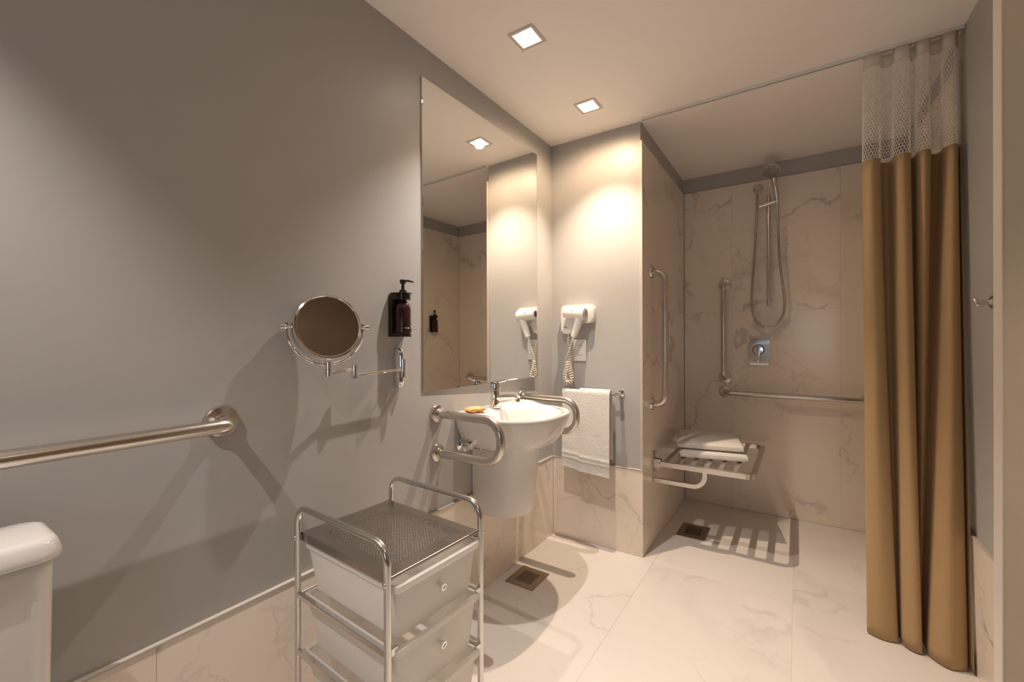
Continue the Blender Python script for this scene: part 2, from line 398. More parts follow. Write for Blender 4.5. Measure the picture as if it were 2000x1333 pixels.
# ------------------------------------------------------------------ recessed lamps
LBL = ['larger recessed square ceiling downlight, nearer one over the mirror', 'smaller recessed square ceiling downlight, farther one beside the grey back wall',
       'recessed square ceiling downlight above the toilet, outside the picture', 'added square ceiling downlight by the entry, fill for the door leaf, outside the picture']
for (lx, ly, *_), lb in zip(LAMPS, LBL):
    t = thing('downlight', lb, 'ceiling light', (lx, ly, H), 0, 'recessed ceiling downlights')
    fr = MB(); o_, i_ = 0.054, HOLE
    for (a, b, c, d) in ((-o_, o_, -o_, -i_), (-o_, o_, i_, o_), (-o_, -i_, -i_, i_), (i_, o_, -i_, i_)):
        fr.box(lx + a, lx + b, ly + c, ly + d, H - 0.0035, H - 0.0002)
    fr.build('bezel', M['bezel'], t, smooth=0)
    rc = MB()
    hh, tp = 0.05, 0.030
    rc.add([(lx - i_, ly - i_, H), (lx + i_, ly - i_, H), (lx + i_, ly + i_, H), (lx - i_, ly + i_, H),
            (lx - tp, ly - tp, H + hh), (lx + tp, ly - tp, H + hh), (lx + tp, ly + tp, H + hh), (lx - tp, ly + tp, H + hh)],
           [(0, 1, 5, 4), (1, 2, 6, 5), (2, 3, 7, 6), (3, 0, 4, 7), (4, 5, 6, 7)])
    rc.build('reflector', M['reflector'], t, smooth=0)
    MB().lathe([(0.022, 0), (0.024, 0.004), (0.024, 0.016)], (lx, ly, H + 0.030), (0, 0, 1), 24).build('bulb', M['bulb'], t)

# ------------------------------------------------------------------ large mirror
MY0, MY1, MZ0, MZ1 = 1.203, 2.063, 0.945, 2.176
t = thing('vanity_mirror', 'tall rectangular mirror on the grey wall above the washbasin', 'mirror', (0.0, (MY0 + MY1) / 2, MZ0))
MIR_T = 0.0195
bw = 0.006
def mx_at(y):   # the glass stands a little off the wall, its far side more than its near side
    return 0.004 + (y - MY0) * MIR_T
B = MB()
o4 = [(mx_at(MY0), MY0, MZ0), (mx_at(MY1), MY1, MZ0), (mx_at(MY1), MY1, MZ1), (mx_at(MY0), MY0, MZ1)]
i4 = [(mx_at(MY0 + bw) + .0004, MY0 + bw, MZ0 + bw), (mx_at(MY1 - bw) + .0004, MY1 - bw, MZ0 + bw), (mx_at(MY1 - bw) + .0004, MY1 - bw, MZ1 - bw), (mx_at(MY0 + bw) + .0004, MY0 + bw, MZ1 - bw)]
B.add(o4 + i4, [(0, 1, 5, 4), (1, 2, 6, 5), (2, 3, 7, 6), (3, 0, 4, 7)])
B.build('polished_edge', M['bevel'], t, smooth=0)
MB().add(i4, [(0, 1, 2, 3)]).build('mirror_glass', M['mirror'], t, smooth=0)
K = MB(); bk = [(0.0005, MY0, MZ0), (0.0005, MY1, MZ0), (0.0005, MY1, MZ1), (0.0005, MY0, MZ1)]
K.add(o4 + bk, [(0, 1, 5, 4), (1, 2, 6, 5), (2, 3, 7, 6), (3, 0, 4, 7), (4, 5, 6, 7)])
K.build('backing_board', M['alu'], t, smooth=0)

# ------------------------------------------------------------------ grab bars
def flange(mb, p, n, r=0.040):
    mb.lathe([(r, 0), (r, 0.004), (r * 0.93, 0.010), (r * 0.62, 0.013), (0.021, 0.014), (0.021, 0.018)], p, n, 28)
def grab_bar(name, label, pts, r, bend, ends, base, group='stainless grab bars', fr=0.040):
    t = thing(name, label, 'grab bar', base, 0, group)
    MB().tube(fillet(pts, bend, 10), r, 18).build('bar', M['steel'], t)
    for (p, n) in ends:
        mb = MB(); flange(mb, p, n, fr); mb.build('flange', M['steel'], t)
    return t
grab_bar('grab_bar', 'long horizontal steel grab bar on the grey wall above the white toilet tank',
         [(0.002, 0.500, 0.943), (0.080, 0.500, 0.943), (0.080, -0.27, 0.943), (0.002, -0.27, 0.943)], 0.0165, 0.040,
         [((0.0005, 0.500, 0.943), (1, 0, 0)), ((0.0005, -0.27, 0.943), (1, 0, 0))], (0, 0.5, 0.943))
for (y, lb) in ((1.283, 'looped steel grab bar on the wall at the left side of the washbasin'), (1.928, 'looped steel grab bar at the right side of the washbasin, beside the hanging towel')):
    grab_bar('grab_bar', lb, [(0.002, y, 0.850), (0.318, y, 0.850), (0.318, y, 0.692), (0.002, y, 0.692)], 0.0165, 0.0725,
             [((0.0005, y, 0.850), (1, 0, 0)), ((0.0005, y, 0.692), (1, 0, 0))], (0, y, 0.77), fr=0.037)
grab_bar('grab_bar', 'vertical steel grab bar on the left side wall of the shower above the folding seat',
         [(XS, 2.43, 1.524), (XS + 0.075, 2.50, 1.524), (XS + 0.075, 2.50, 0.790), (XS, 2.43, 0.790)][0:1] +
         [(XS + 0.075, 2.43, 1.524), (XS + 0.075, 2.43, 0.790), (XS, 2.43, 0.790)], 0.0165, 0.055,
         [((XS + .0005, 2.43, 1.524), (1, 0, 0)), ((XS + .0005, 2.43, 0.790), (1, 0, 0))], (XS, 2.43, 1.15), fr=0.036)
grab_bar('grab_bar', 'vertical steel grab bar on the marble back wall left of the shower mixer',
         [(0.806, YS, 1.522), (0.806, YS - 0.075, 1.522), (0.806, YS - 0.075, 0.885), (0.806, YS, 0.885)], 0.0165, 0.045,
         [((0.806, YS - .0005, 1.522), (0, -1, 0)), ((0.806, YS - .0005, 0.885), (0, -1, 0))], (0.806, YS, 1.2), fr=0.040)
grab_bar('grab_bar', 'horizontal steel grab bar on the marble back wall of the shower running behind the curtain',
         [(0.806, YS, 0.788), (0.806, YS - 0.075, 0.788), (1.575, YS - 0.075, 0.788), (1.575, YS, 0.788)], 0.0165, 0.045,
         [((0.806, YS - .0005, 0.788), (0, -1, 0)), ((1.575, YS - .0005, 0.788), (0, -1, 0))], (0.806, YS, 0.788), fr=0.040)

# ------------------------------------------------------------------ washbasin, half pedestal, tap
BYC = 1.640
def dring(hw, xf, z, xb=0.0, xc=0.13, n=72, zb=None, p=2.5, back=0.30):
    R = []
    for j in range(n):
        a = 2 * PI * j / n; ca, sa = math.cos(a), math.sin(a)
        y = BYC + hw * math.copysign(abs(ca) ** (2 / p), ca)
        x = xc + (xf - xc) * abs(sa) ** (2 / p) if sa >= 0 else xc - back * abs(sa) ** (2 / p)
        x = max(x, xb); zz = z
        if zb is not None: f = max(0, min(1, (0.16 - x) / 0.10)); zz = z + (zb - z) * f * f * (3 - 2 * f)
        R.append((x, y, zz))
    return R
t = thing('washbasin', 'white ceramic wall hung washbasin between two looped grab bars', 'washbasin', (0, BYC, 0.66))
zr, zb = 0.822, 0.840
R = [dring(0.120, 0.235, 0.668, 0.001), dring(0.150, 0.268, 0.670, 0.001), dring(0.190, 0.318, 0.690, 0.001), dring(0.222, 0.350, 0.730, 0.001), dring(0.246, 0.368, 0.780, 0.001),
     dring(0.256, 0.377, 0.808, 0.001, zb=zb - 0.014), dring(0.257, 0.378, zr - 0.004, 0.001, zb=zb - 0.004), dring(0.254, 0.375, zr, 0.001, zb=zb), dring(0.240, 0.360, zr, 0.012, zb=zb), dring(0.226, 0.348, zr - 0.001, 0.05, zb=zb - 0.001)]
def bring(hw, xf, z, xb, zback=None):
    R_ = []; n = 72; xc = (xf + xb) / 2 - 0.02
    for j in range(n):
        a = 2 * PI * j / n; ca, sa = math.cos(a), math.sin(a)
        x = xc + ((xf - xc) if sa >= 0 else (xc - xb)) * math.copysign(abs(sa) ** 0.85, sa)
        y = BYC + hw * math.copysign(abs(ca) ** 0.85, ca)
        f = max(0, min(1, (0.16 - x) / 0.10)); zz = z + ((zback or z) - z) * f * f * (3 - 2 * f)
        R_.append((x, y, zz))
    return R_
R += [bring(0.214, 0.346, zr - 0.003, 0.098, zb - 0.008), bring(0.205, 0.339, zr - 0.010, 0.106, zb - 0.016), bring(0.190, 0.325, zr - 0.035, 0.115, zr - 0.03), bring(0.165, 0.305, zr - 0.075, 0.125),
      bring(0.12, 0.275, zr - 0.105, 0.145), bring(0.05, 0.235, zr - 0.117, 0.185), bring(0.018, 0.220, zr - 0.119, 0.196)]
MB().rings(R, True, True).build('bowl', M['ceramic'], t, smooth=50)
MB().lathe([(0.0, 0), (0.019, 0), (0.022, 0.0015), (0.0225, 0.003), (0.008, 0.004)], (0.208, BYC, zr - 0.1188), (0, 0, 1), 20).build('waste_plug', M['chrome'], t)
def pring(hw, xf, z):
    n = 48; R_ = [(0.003, BYC - hw, z)]
    xs_ = xf * 0.42
    for j in range(n + 1):
        a = -PI / 2 + PI * j / n; R_.append((xs_ + (xf - xs_) * math.cos(a), BYC + hw * math.sin(a), z))
    R_.append((0.003, BYC + hw, z)); return R_
PR = [pring(0.136, 0.258, 0.664), pring(0.132, 0.252, 0.655), pring(0.131, 0.246, 0.56), pring(0.130, 0.236, 0.46), pring(0.127, 0.226, 0.39), pring(0.121, 0.216, 0.372), pring(0.108, 0.20, 0.366)]
mesh_thing('half_pedestal', MB().rings(PR), M['ceramic'], 'white ceramic half pedestal hiding the pipes below the washbasin, short of the floor', 'pedestal')
# mixer tap
tx, ty, tz = 0.060, 1.607, 0.838
t = thing('mixer_tap', 'chrome single lever mixer tap standing on the washbasin', 'tap', (tx, ty, tz))
MB().lathe([(0.027, 0), (0.027, 0.004), (0.024, 0.007), (0.0225, 0.075), (0.0225, 0.078)], (tx, ty, tz), (0, 0, 1), 28).build('body', M['chrome'], t)
MB().lathe([(0.0205, 0.078), (0.0205, 0.081), (0.0235, 0.082), (0.0235, 0.108), (0.022, 0.114), (0.012, 0.117), (0, 0.1175)], (tx, ty, tz), (0, 0, 1), 28).build('cartridge_cap', M['chrome'], t)
sp = MB(); sp.tube([(tx + 0.010, ty, tz + 0.045), (tx + 0.06, ty, tz + 0.052), (tx + 0.11, ty, tz + 0.056), (tx + 0.128, ty, tz + 0.052)], lambda i: (0.015, 0.0135, 0.012, 0.0118)[i], 20)
sp.lathe([(0.011, 0), (0.011, 0.014), (0.009, 0.015)], (tx + 0.122, ty, tz + 0.050), (0, 0, -1), 20)
sp.build('spout', M['chrome'], t)
lv = MB(); lv.tube(crom([(tx + 0.005, ty, tz + 0.115), (tx + 0.035, ty, tz + 0.121), (tx + 0.066, ty, tz + 0.128)], 4), lambda i: 0.0060 - 0.0003 * i, 12)
lv.build('lever', M['chrome'], t)
# pop-up dot and the waste/angle valve at the wall
vy = 1.432
t = thing('angle_valve', 'chrome angle valve on the wall under the washbasin, left of the pedestal', 'valve', (0, vy, 0.695))
MB().lathe([(0.028, 0), (0.027, 0.004), (0.012, 0.009), (0.010, 0.010), (0.010, 0.055), (0.015, 0.056), (0.015, 0.064), (0, 0.066)], (0.0005, vy, 0.695), (1, 0, 0), 20).build('valve_body', M['chrome'], t)
hd = MB(); hd.lathe([(0.013, 0), (0.018, 0.004), (0.019, 0.018), (0.016, 0.024), (0, 0.025)], (0.045, vy - 0.010, 0.695), (0.35, -1, 0), 10)
hd.build('valve_knob', M['chrome'], t)
MB().tube(crom([(0.045, vy, 0.703), (0.046, vy + 0.005, 0.74), (0.05, vy + 0.045, 0.70), (0.055, vy + 0.075, 0.66), (0.06, vy + 0.09, 0.64)], 5), 0.0055, 10).build('hose', M['hose'], t)

# packet of soap
t = thing('soap_packet', 'small bar of soap in an orange wrapper on the washbasin corner', 'soap', (0.052, 1.462, 0.832))
bm = bmesh.new(); bmesh.ops.create_cube(bm, size=1); bmesh.ops.subdivide_edges(bm, edges=bm.edges[:], cuts=7, use_grid_fill=True)
for v in bm.verts:
    x, y, z = v.co; f = 1 - 0.75 * max(0, (abs(y) - 0.30) / 0.2) ** 1.2; g = 1 - 0.5 * max(0, (abs(x) - 0.28) / 0.22) ** 2
    wob = noise.noise(Vector((x * 7, y * 7, z * 7))) * 0.16
    v.co = Vector((x * 0.050 * (1 + wob), y * 0.085, (z * max(f, .12) * g * (1 + wob)) * 0.021))
mxs = Matrix.Translation((0.055, 1.465, 0.8478)) @ Matrix.Rotation(math.radians(-25), 4, 'Z')
MB().frombm(bm, mxs).build('wrapper', M['orange'], t)
sl = MB(); sl.box(-0.014, 0.014, -0.030, 0.006, 0.0075, 0.0105, 0.001, 2, mxs); sl.build('paper_label', M['soapw'], t)

# ------------------------------------------------------------------ magnifying mirror on a folding arm
c = Vector((0.072, 0.751, 1.186)); az, el = math.radians(-15.5), math.radians(9)
nrm = Vector((math.cos(el) * math.cos(az), math.cos(el) * math.sin(az), math.sin(el)))
side = Vector((-math.sin(az), math.cos(az), 0)); up = nrm.cross(side).normalized()
if up.z < 0: up = -up
t = thing('magnifying_mirror', 'round chrome magnifying mirror on a folding wall arm', 'mirror', (0, 1.079, 1.046))
RM = 0.096
MT = 0.019
MB().lathe([(RM - 0.010, -MT + .003), (RM - 0.008, -MT), (RM - 0.002, -MT), (RM + 0.002, -0.010), (RM + 0.0015, 0), (RM + 0.002, 0.010), (RM - 0.002, MT), (RM - 0.007, MT + .0005), (RM - 0.009, MT - 0.003)], c, nrm, 72).build('rim', M['chrome'], t)
MB().add([c + nrm * (MT - 0.0025) + (side * math.cos(2 * PI * k / 96) + up * math.sin(2 * PI * k / 96)) * (RM - 0.0085) for k in range(96)], [tuple(range(96))]).build('mirror_glass', M['mirror'], t, smooth=0)
RY = RM + 0.012; yk = []
for k in range(33):
    a = PI + PI * k / 32; yk.append(c + side * RY * math.cos(a) + Vector((0, 0, 1)) * RY * math.sin(a) - nrm * 0.002)
yk = [yk[0] + Vector((0, 0, 0.012))] + yk + [yk[-1] + Vector((0, 0, 0.012))]
MB().tube(yk, 0.0042, 10).build('yoke', M['chrome'], t)
for s_ in (-1, 1):
    mb = MB(); p = c + side * s_ * (RM + 0.001)
    mb.lathe([(0.004, 0), (0.004, 0.018), (0.0075, 0.018), (0.0075, 0.027), (0.004, 0.029)], p, side * s_, 14); mb.build('pivot_knob', M['chrome'], t)
j3 = c + Vector((0, 0.004, -RY)); j3 = Vector((j3.x, j3.y, 0)); z3 = 1.062
j2 = Vector((0.045, 0.864, 0)); h0 = Vector((0.046, 1.066, 0))
hj = MB(); hj.lathe([(0.0105, -0.020), (0.0105, 0.0), (0.0095, 0.0005), (0.0105, 0.001), (0.0105, 0.022), (0.006, 0.024)], (j3.x, j3.y, z3), (0, 0, 1), 18)
hj.build('joint', M['chrome'], t)
hj = MB(); hj.lathe([(0.0105, -0.020), (0.0105, 0.001), (0.0095, 0.0015), (0.0105, 0.002), (0.0105, 0.024)], (j2.x, j2.y, 1.046), (0, 0, 1), 18); hj.build('joint', M['chrome'], t)
hj = MB(); hj.lathe([(0.009, -0.032), (0.009, 0.0), (0.008, 0.0005), (0.009, 0.001), (0.009, 0.032)], (h0.x, h0.y, 1.048), (0, 0, 1), 18); hj.build('joint', M['chrome'], t)
MB().tube([(j3.x, j3.y, 1.052), (j2.x, j2.y, 1.057)], 0.0045, 10).build('arm', M['chrome'], t)
MB().tube([(j2.x, j2.y, 1.036), (h0.x, h0.y, 1.044)], 0.0045, 10).build('arm', M['chrome'], t)
# wall plate: a half round upright bar with rounded ends
R = []
for (dz, k) in ((-0.076, 0.15), (-0.074, 0.45), (-0.068, 0.75), (-0.056, 0.97), (-0.04, 1), (0.04, 1), (0.056, .97), (0.068, .75), (0.074, .45), (0.076, .15)):
    R.append([(0.0008 + 0.030 * k * math.sin(PI * j / 16), 1.079 - 0.0155 * max(k, .3) * math.cos(PI * j / 16), 1.046 + dz) for j in range(17)])
MB().rings(R).build('wall_plate', M['chrome'], t)
MB().tube([(0.028, 1.077, 1.048), (h0.x, h0.y, 1.048)], 0.0075, 10).build('hinge_bracket', M['chrome'], t)

# ------------------------------------------------------------------ soap dispensers
def dispenser(o, nx, ny, lb1, lb2, grp):
    """o: wall point at the bottom centre; n = direction out of the wall, s = along the wall"""
    n = Vector((nx, ny, 0)); s_ = Vector((-ny, nx, 0)); o = Vector(o)
    t = thing('dispenser_holder', lb1, 'holder', o, 0, 'wall holders for pump bottles')
    def P(a, b, z): return o + s_ * a + n * b + Vector((0, 0, z))
    hb = MB(); hb.prism([(-0.036, 0.0), (0.036, 0.0), (0.036, 0.148), (0.030, 0.156), (-0.030, 0.156), (-0.036, 0.148)], o + n * 0.0005, s_, Vector((0, 0, 1)), n, 0.016, 0.003)
    hb.build('back_plate', M['brownp'], t)
    rg = []
    for z, k in ((0.0, 1.0), (0.010, 1.0), (0.0135, 0.97)):
        rg.append([P(0.036 * k * math.cos(PI * j / 20), 0.016 + 0.050 * k * math.sin(PI * j / 20), z) for j in range(21)])
    MB().rings(rg).build('base_cup', M['brownp'], t)
    rg = []
    for z, k in ((0.132, 0.95), (0.134, 1.0), (0.152, 1.0), (0.154, 1.08), (0.157, 1.08)):
        rg.append([P(0.034 * k * math.cos(PI * j / 20), 0.014 + 0.050 * k * math.sin(PI * j / 20), z) for j in range(21)])
    MB().rings(rg).build('neck_clamp', M['brownp'], t)
    c_ = P(0, 0.036, 0)
    b = thing('pump_bottle', lb2, 'bottle', c_, 0, 'brown pump bottles')
    MB().lathe([(0.0, 0.0140), (0.028, 0.0140), (0.030, 0.016), (0.030, 0.030), (0.0285, 0.032), (0.0285, 0.100), (0.026, 0.112), (0.019, 0.122), (0.013, 0.127), (0.0125, 0.1315)], c_, (0, 0, 1), 32).build('bottle_body', M['brownb'], b)
    pm = MB(); pm.lathe([(0.013, 0.1572), (0.013, 0.166), (0.0125, 0.168), (0.006, 0.169), (0.0055, 0.190), (0.010, 0.192), (0.0115, 0.200), (0.0105, 0.205), (0, 0.206)], c_, (0, 0, 1), 24)
    d_ = (n * 0.75 + s_ * 0.65).normalized()
    pm.tube([c_ + Vector((0, 0, 0.2015)), c_ + d_ * 0.022 + Vector((0, 0, 0.2015)), c_ + d_ * 0.038 + Vector((0, 0, 0.197))], lambda i: (0.0045, 0.004, 0.003)[i], 10)
    pm.build('pump', M['dark'], b)
dispenser((0, 1.075, 1.160), 1, 0, 'dark brown wall holder carrying the pump bottle left of the tall mirror', 'dark brown pump bottle in the holder left of the tall mirror', None)
dispenser((XR - TK, 2.90, 1.225), -1, 0, 'dark brown wall holder inside the shower, seen only in the tall mirror', 'dark brown pump bottle inside the shower, seen only in the tall mirror', None)

# ------------------------------------------------------------------ hair dryer, holder, outlet
t = thing('dryer_holder', 'white plastic wall holder behind the hair dryer on the back wall', 'holder', (0.175, YB, 1.25))
def arc(cx_, cy_, r, a0, a1, n=6): return [(cx_ + r * math.cos(math.radians(a0 + (a1 - a0) * k / n)), cy_ + r * math.sin(math.radians(a0 + (a1 - a0) * k / n))) for k in range(n + 1)]
poly = arc(0.100, 1.200, 0.018, 180, 270) + arc(0.132, 1.196, 0.014, 270, 350) + [(0.170, 1.240)] + arc(0.252, 1.270, 0.028, 270, 360) + arc(0.252, 1.318, 0.028, 0, 90) + arc(0.102, 1.325, 0.022, 90, 180)
MB().prism(poly, (0, YB - 0.0005, 0), (1, 0, 0), (0, 0, 1), (0, -1, 0), 0.040, 0.008).build('shell', M['plastic'], t)
mk = MB(); mk.box(0.098, 0.122, YB - 0.0409, YB - 0.0402, 1.2195, 1.2225); mk.box(0.105, 0.115, YB - 0.0409, YB - 0.0402, 1.214, 1.2165)
mk.build('printed_mark', M['dark'], t, smooth=0)
t = thing('hair_dryer', 'white hair dryer hanging in its wall holder with a coiled cord', 'hair dryer', (0.19, YB - 0.075, 1.28))
dc = Vector((0.0, YB - 0.072, 0)); A0 = Vector((0.118, dc.y, 1.300)); A1 = Vector((0.246, dc.y, 1.292)); ax = (A1 - A0).normalized()
MB().lathe([(0.017, 0.006), (0.022, 0.0), (0.027, 0.002), (0.031, 0.03), (0.034, 0.07), (0.036, 0.105), (0.0355, 0.124), (0.032, 0.128)], A0, ax, 32).build('barrel', M['plastic'], t)
MB().lathe([(0, 0.0), (0.017, 0.0), (0.017, 0.006)], A0 + ax * 0.002, ax, 24).build('air_outlet', M['dark'], t)
ig = MB()
for k in range(5): ig.lathe([(0.006 * k + 0.0015, 0), (0.006 * k + 0.0045, 0), (0.006 * k + 0.0045, 0.003), (0.006 * k + 0.0015, 0.003)], A1 + ax * 0.0005, ax, 24)
ig.lathe([(0, 0), (0.029, 0)], A1, ax, 24)
ig.build('intake_grille', M['hose'], t)
hp = crom([(0.214, dc.y - 0.004, 1.290), (0.204, dc.y - 0.002, 1.245), (0.188, dc.y, 1.200), (0.174, dc.y, 1.165)], 5)
MB().tube(hp, lambda i: 0.0255 - 0.0006 * i, 18).build('handle', M['plastic'], t)
MB().tube([(0.174, dc.y, 1.166), (0.170, dc.y, 1.152), (0.165, dc.y, 1.138)], lambda i: (0.0105, 0.007, 0.005)[i], 14).build('cord_sleeve', M['plastic'], t)
mk = MB(); mk.lathe([(0.0, 0), (0.0035, 0), (0.0035, 0.0012), (0, 0.0013)], (0.178, dc.y - 0.0305, 1.306), (0, -1, 0.3), 12); mk.build('screw_dot', M['dark'], t)
mk = MB(); mk.box(0.1755, 0.1775, dc.y - 0.0322, dc.y - 0.0305, 1.284, 1.298); mk.build('indicator_mark', M['red'], t, smooth=0)
# cord: straight from the handle, then a coil that loops and climbs back to the holder
MB().tube(crom([(0.165, dc.y, 1.140), (0.148, dc.y, 1.090), (0.130, dc.y, 1.052), (0.126, dc.y + 0.004, 1.038), (0.131, dc.y + 0.006, 1.026)], 5), 0.0026, 8).build('cord', M['plastic2'], t)
path = crom([(0.131, dc.y + 0.006, 1.026), (0.128, dc.y + 0.004, 0.985), (0.118, dc.y + 0.004, 0.945), (0.124, dc.y + 0.006, 0.912), (0.141, dc.y + 0.008, 0.905), (0.154, dc.y + 0.010, 0.920), (0.154, dc.y + 0.012, 0.950), (0.143, dc.y + 0.018, 0.992), (0.141, dc.y + 0.024, 1.050), (0.132, dc.y + 0.034, 1.110), (0.122, dc.y + 0.042, 1.160)], 24)
L_ = [0]
for i in range(1, len(path)): L_.append(L_[-1] + (path[i] - path[i - 1]).length)
tot = L_[-1]; turns = 30; coil = []; n = turns * 10
for k in range(n + 1):
    q = tot * k / n; i = 1
    while i < len(L_) - 1 and L_[i] < q: i += 1
    f = (q - L_[i - 1]) / max(1e-6, L_[i] - L_[i - 1]); p = path[i - 1].lerp(path[i], f); tg = (path[i] - path[i - 1]).normalized()
    e1 = Vector((0, 1, 0)); e1 = (e1 - tg * e1.dot(tg)).normalized(); e2 = tg.cross(e1); an = 2 * PI * k / 10
    coil.append(p + (e1 * math.cos(an) + e2 * math.sin(an)) * 0.0115)
MB().tube(coil, 0.0028, 6).build('coiled_cord', M['plastic2'], t)
MB().tube([(0.122, dc.y + 0.042, 1.158), (0.121, dc.y + 0.046, 1.186)], 0.0035, 8).build('cord_end', M['plastic2'], t)

t = thing('wall_outlet', 'white double socket plate on the back wall under the hair dryer', 'outlet', (0.182, YB, 1.087))
MB().box(0.142, 0.222, YB - 0.009, YB - 0.0005, 1.026, 1.150, 0.003, 3).build('cover_plate', M['plastic'], t)
for zc in (1.116, 1.062):
    mb = MB(); mb.prism([(-0.020, 0), (-0.012, 0.010), (0.012, 0.010), (0.020, 0), (0.012, -0.010), (-0.012, -0.010)], (0.184, YB - 0.0091, zc), (1, 0, 0), (0, 0, 1), (0, -1, 0), 0.0012, 0)
    so = mb.build('socket', M['plastic'], t)
    hb = MB()
    for dx, dz in ((-0.010, 0), (0, -0.003), (0.010, 0)): hb.lathe([(0, 0), (0.0026, 0), (0.0026, 0.0007), (0, 0.0007)], (0.184 + dx, YB - 0.0103, zc + dz), (0, -1, 0), 10)
    hb.build('pin_holes', M['dark'], so)

# ------------------------------------------------------------------ towel rail and hand towel
t = thing('towel_rail', 'chrome towel rail on the back wall right of the washbasin', 'towel rail', (0.27, YB, 0.855))
RYC = YB - 0.062
MB().tube([(0.100, RYC, 0.855), (0.436, RYC, 0.855)], 0.0075, 14).build('bar', M['chrome'], t)
for x in (0.116, 0.424):
    mb = MB(); mb.lathe([(0.019, 0), (0.019, 0.005), (0.009, 0.008), (0.009, 0.052), (0.0125, 0.053), (0.0125, 0.074), (0.009, 0.076)], (x, YB - 0.0005, 0.855), (0, -1, 0), 20); mb.build('post', M['chrome'], t)
def towel_part(mb, x0, x1, zf, zbk, rr_, slack, seed):
    path = [(RYC + rr_, zbk)]
    for k in range(14): path.append((RYC + rr_ + 0.002 * math.sin(k), zbk + (0.855 - zbk) * (k + 1) / 15))
    for k in range(9): a = PI * k / 8; path.append((RYC + rr_ * math.cos(a), 0.855 + rr_ * math.sin(a)))
    nf = 60
    for k in range(1, nf + 1): path.append((RYC - rr_ - slack * math.sin(PI * k / nf * 0.5), 0.855 - (0.855 - zf) * k / nf))
    nx = 22; th = 0.0035; G = []
    for side_ in (0, 1):
        for i, (y, z) in enumerate(path):
            a = path[max(i - 1, 0)]; b = path[min(i + 1, len(path) - 1)]; ty_, tz_ = b[0] - a[0], b[1] - a[1]; l = math.hypot(ty_, tz_)
            ny, nz = tz_ / l, -ty_ / l
            for j in range(nx + 1):
                x = x0 + (x1 - x0) * j / nx
                wv = 0.0022 * noise.noise(Vector((x * 11 + seed, z * 7, 0))) + 0.0010 * noise.noise(Vector((x * 60, z * 60, seed)))
                front = i > 23
                dzz = (-0.010 * (j / nx) if i == len(path) - 1 else 0)
                ridge = 0
                if front:
                    for zc in (zf + 0.080, zf + 0.057):
                        ridge += 0.0045 * math.exp(-((z - zc) / 0.0055) ** 2)
                off = (th if side_ else -th) + (-ridge if not side_ else ridge * 1.0) + wv
                G.append((x, y + ny * off, z + nz * off - 0.012 * (j / nx) * (i / len(path)) * (1 if front else 0)))
    n1 = len(path) * (nx + 1); F = []
    for s_ in (0, 1):
        for i in range(len(path) - 1):
            for j in range(nx):
                q = s_ * n1 + i * (nx + 1) + j; F.append((q, q + 1, q + nx + 2, q + nx + 1))
    def edge(ids):
        for a, b in zip(ids, ids[1:]): F.append((a, b, b + n1, a + n1))
    edge([j for j in range(nx + 1)]); edge([(len(path) - 1) * (nx + 1) + j for j in range(nx + 1)])
    edge([i * (nx + 1) for i in range(len(path))]); edge([i * (nx + 1) + nx for i in range(len(path))])
    mb.add(G, F)
t = thing('hand_towel', 'white terry hand towel folded over the chrome rail', 'towel', (0.245, RYC, 0.42))
mb = MB(); towel_part(mb, 0.106, 0.226, 0.437, 0.50, 0.0125, 0.006, 1); mb.build('under_fold', M['terry'], t, smooth=60)
mb = MB(); towel_part(mb, 0.212, 0.388, 0.424, 0.50, 0.0210, 0.006, 7); mb.build('top_fold', M['terry'], t, smooth=60)

# ------------------------------------------------------------------ shower fittings
t = thing('shower_slide_rail', 'chrome vertical shower slide rail on the marble back wall', 'shower rail', (1.067, YS, 1.7))
MB().tube([(1.067, YS - 0.045, 1.362), (1.067, YS - 0.045, 2.075)], 0.0105, 16).build('rail', M['chrome2'], t)
for z in (1.395, 2.055):
    MB().lathe([(0.016, 0), (0.016, 0.006), (0.009, 0.010), (0.009, 0.044)], (1.067, YS - 0.0005, z), (0, -1, 0), 16).build('wall_stud', M['chrome2'], t)
sb = MB(); sb.tube([(1.016, YS - 0.060, 2.010), (1.125, YS - 0.068, 2.030)], 0.0125, 16); sb.build('slider', M['chrome2'], t)
t = thing('hand_shower', 'chrome hand shower with round head resting on the slide rail', 'shower head', (1.118, YS - 0.068, 2.03))
hp = crom([(1.116, YS - 0.070, 2.012), (1.112, YS - 0.078, 2.06), (1.104, YS - 0.094, 2.125), (1.096, YS - 0.115, 2.175), (1.090, YS - 0.135, 2.192)], 5)
MB().tube(hp, lambda i: 0.0105 + 0.0004 * i, 16).build('handle', M['chrome2'], t)
hn = Vector((-0.05, -0.52, -0.62)).normalized()
MB().lathe([(0, -0.020), (0.020, -0.019), (0.040, -0.010), (0.050, 0.0), (0.0505, 0.008), (0.047, 0.011)], (1.086, YS - 0.15, 2.196), hn, 36).build('head', M['chrome2'], t)
fp = MB(); fp.lathe([(0, 0.0112), (0.047, 0.0112)], (1.086, YS - 0.15, 2.196), hn, 36)
fpo = fp.build('spray_plate', M['hose'], t)
nz_ = MB(); e1 = hn.orthogonal().normalized(); e2 = hn.cross(e1)
for r_, k_ in ((0.012, 6), (0.024, 12), (0.036, 18)):
    for q in range(k_):
        a = 2 * PI * q / k_; nz_.lathe([(0.0022, 0), (0.0016, 0.002), (0, 0.002)], Vector((1.086, YS - 0.15, 2.196)) + hn * 0.0112 + (e1 * math.cos(a) + e2 * math.sin(a)) * r_, hn, 8)
nz_.build('nozzles', M['dark'], fpo, kind='stuff')
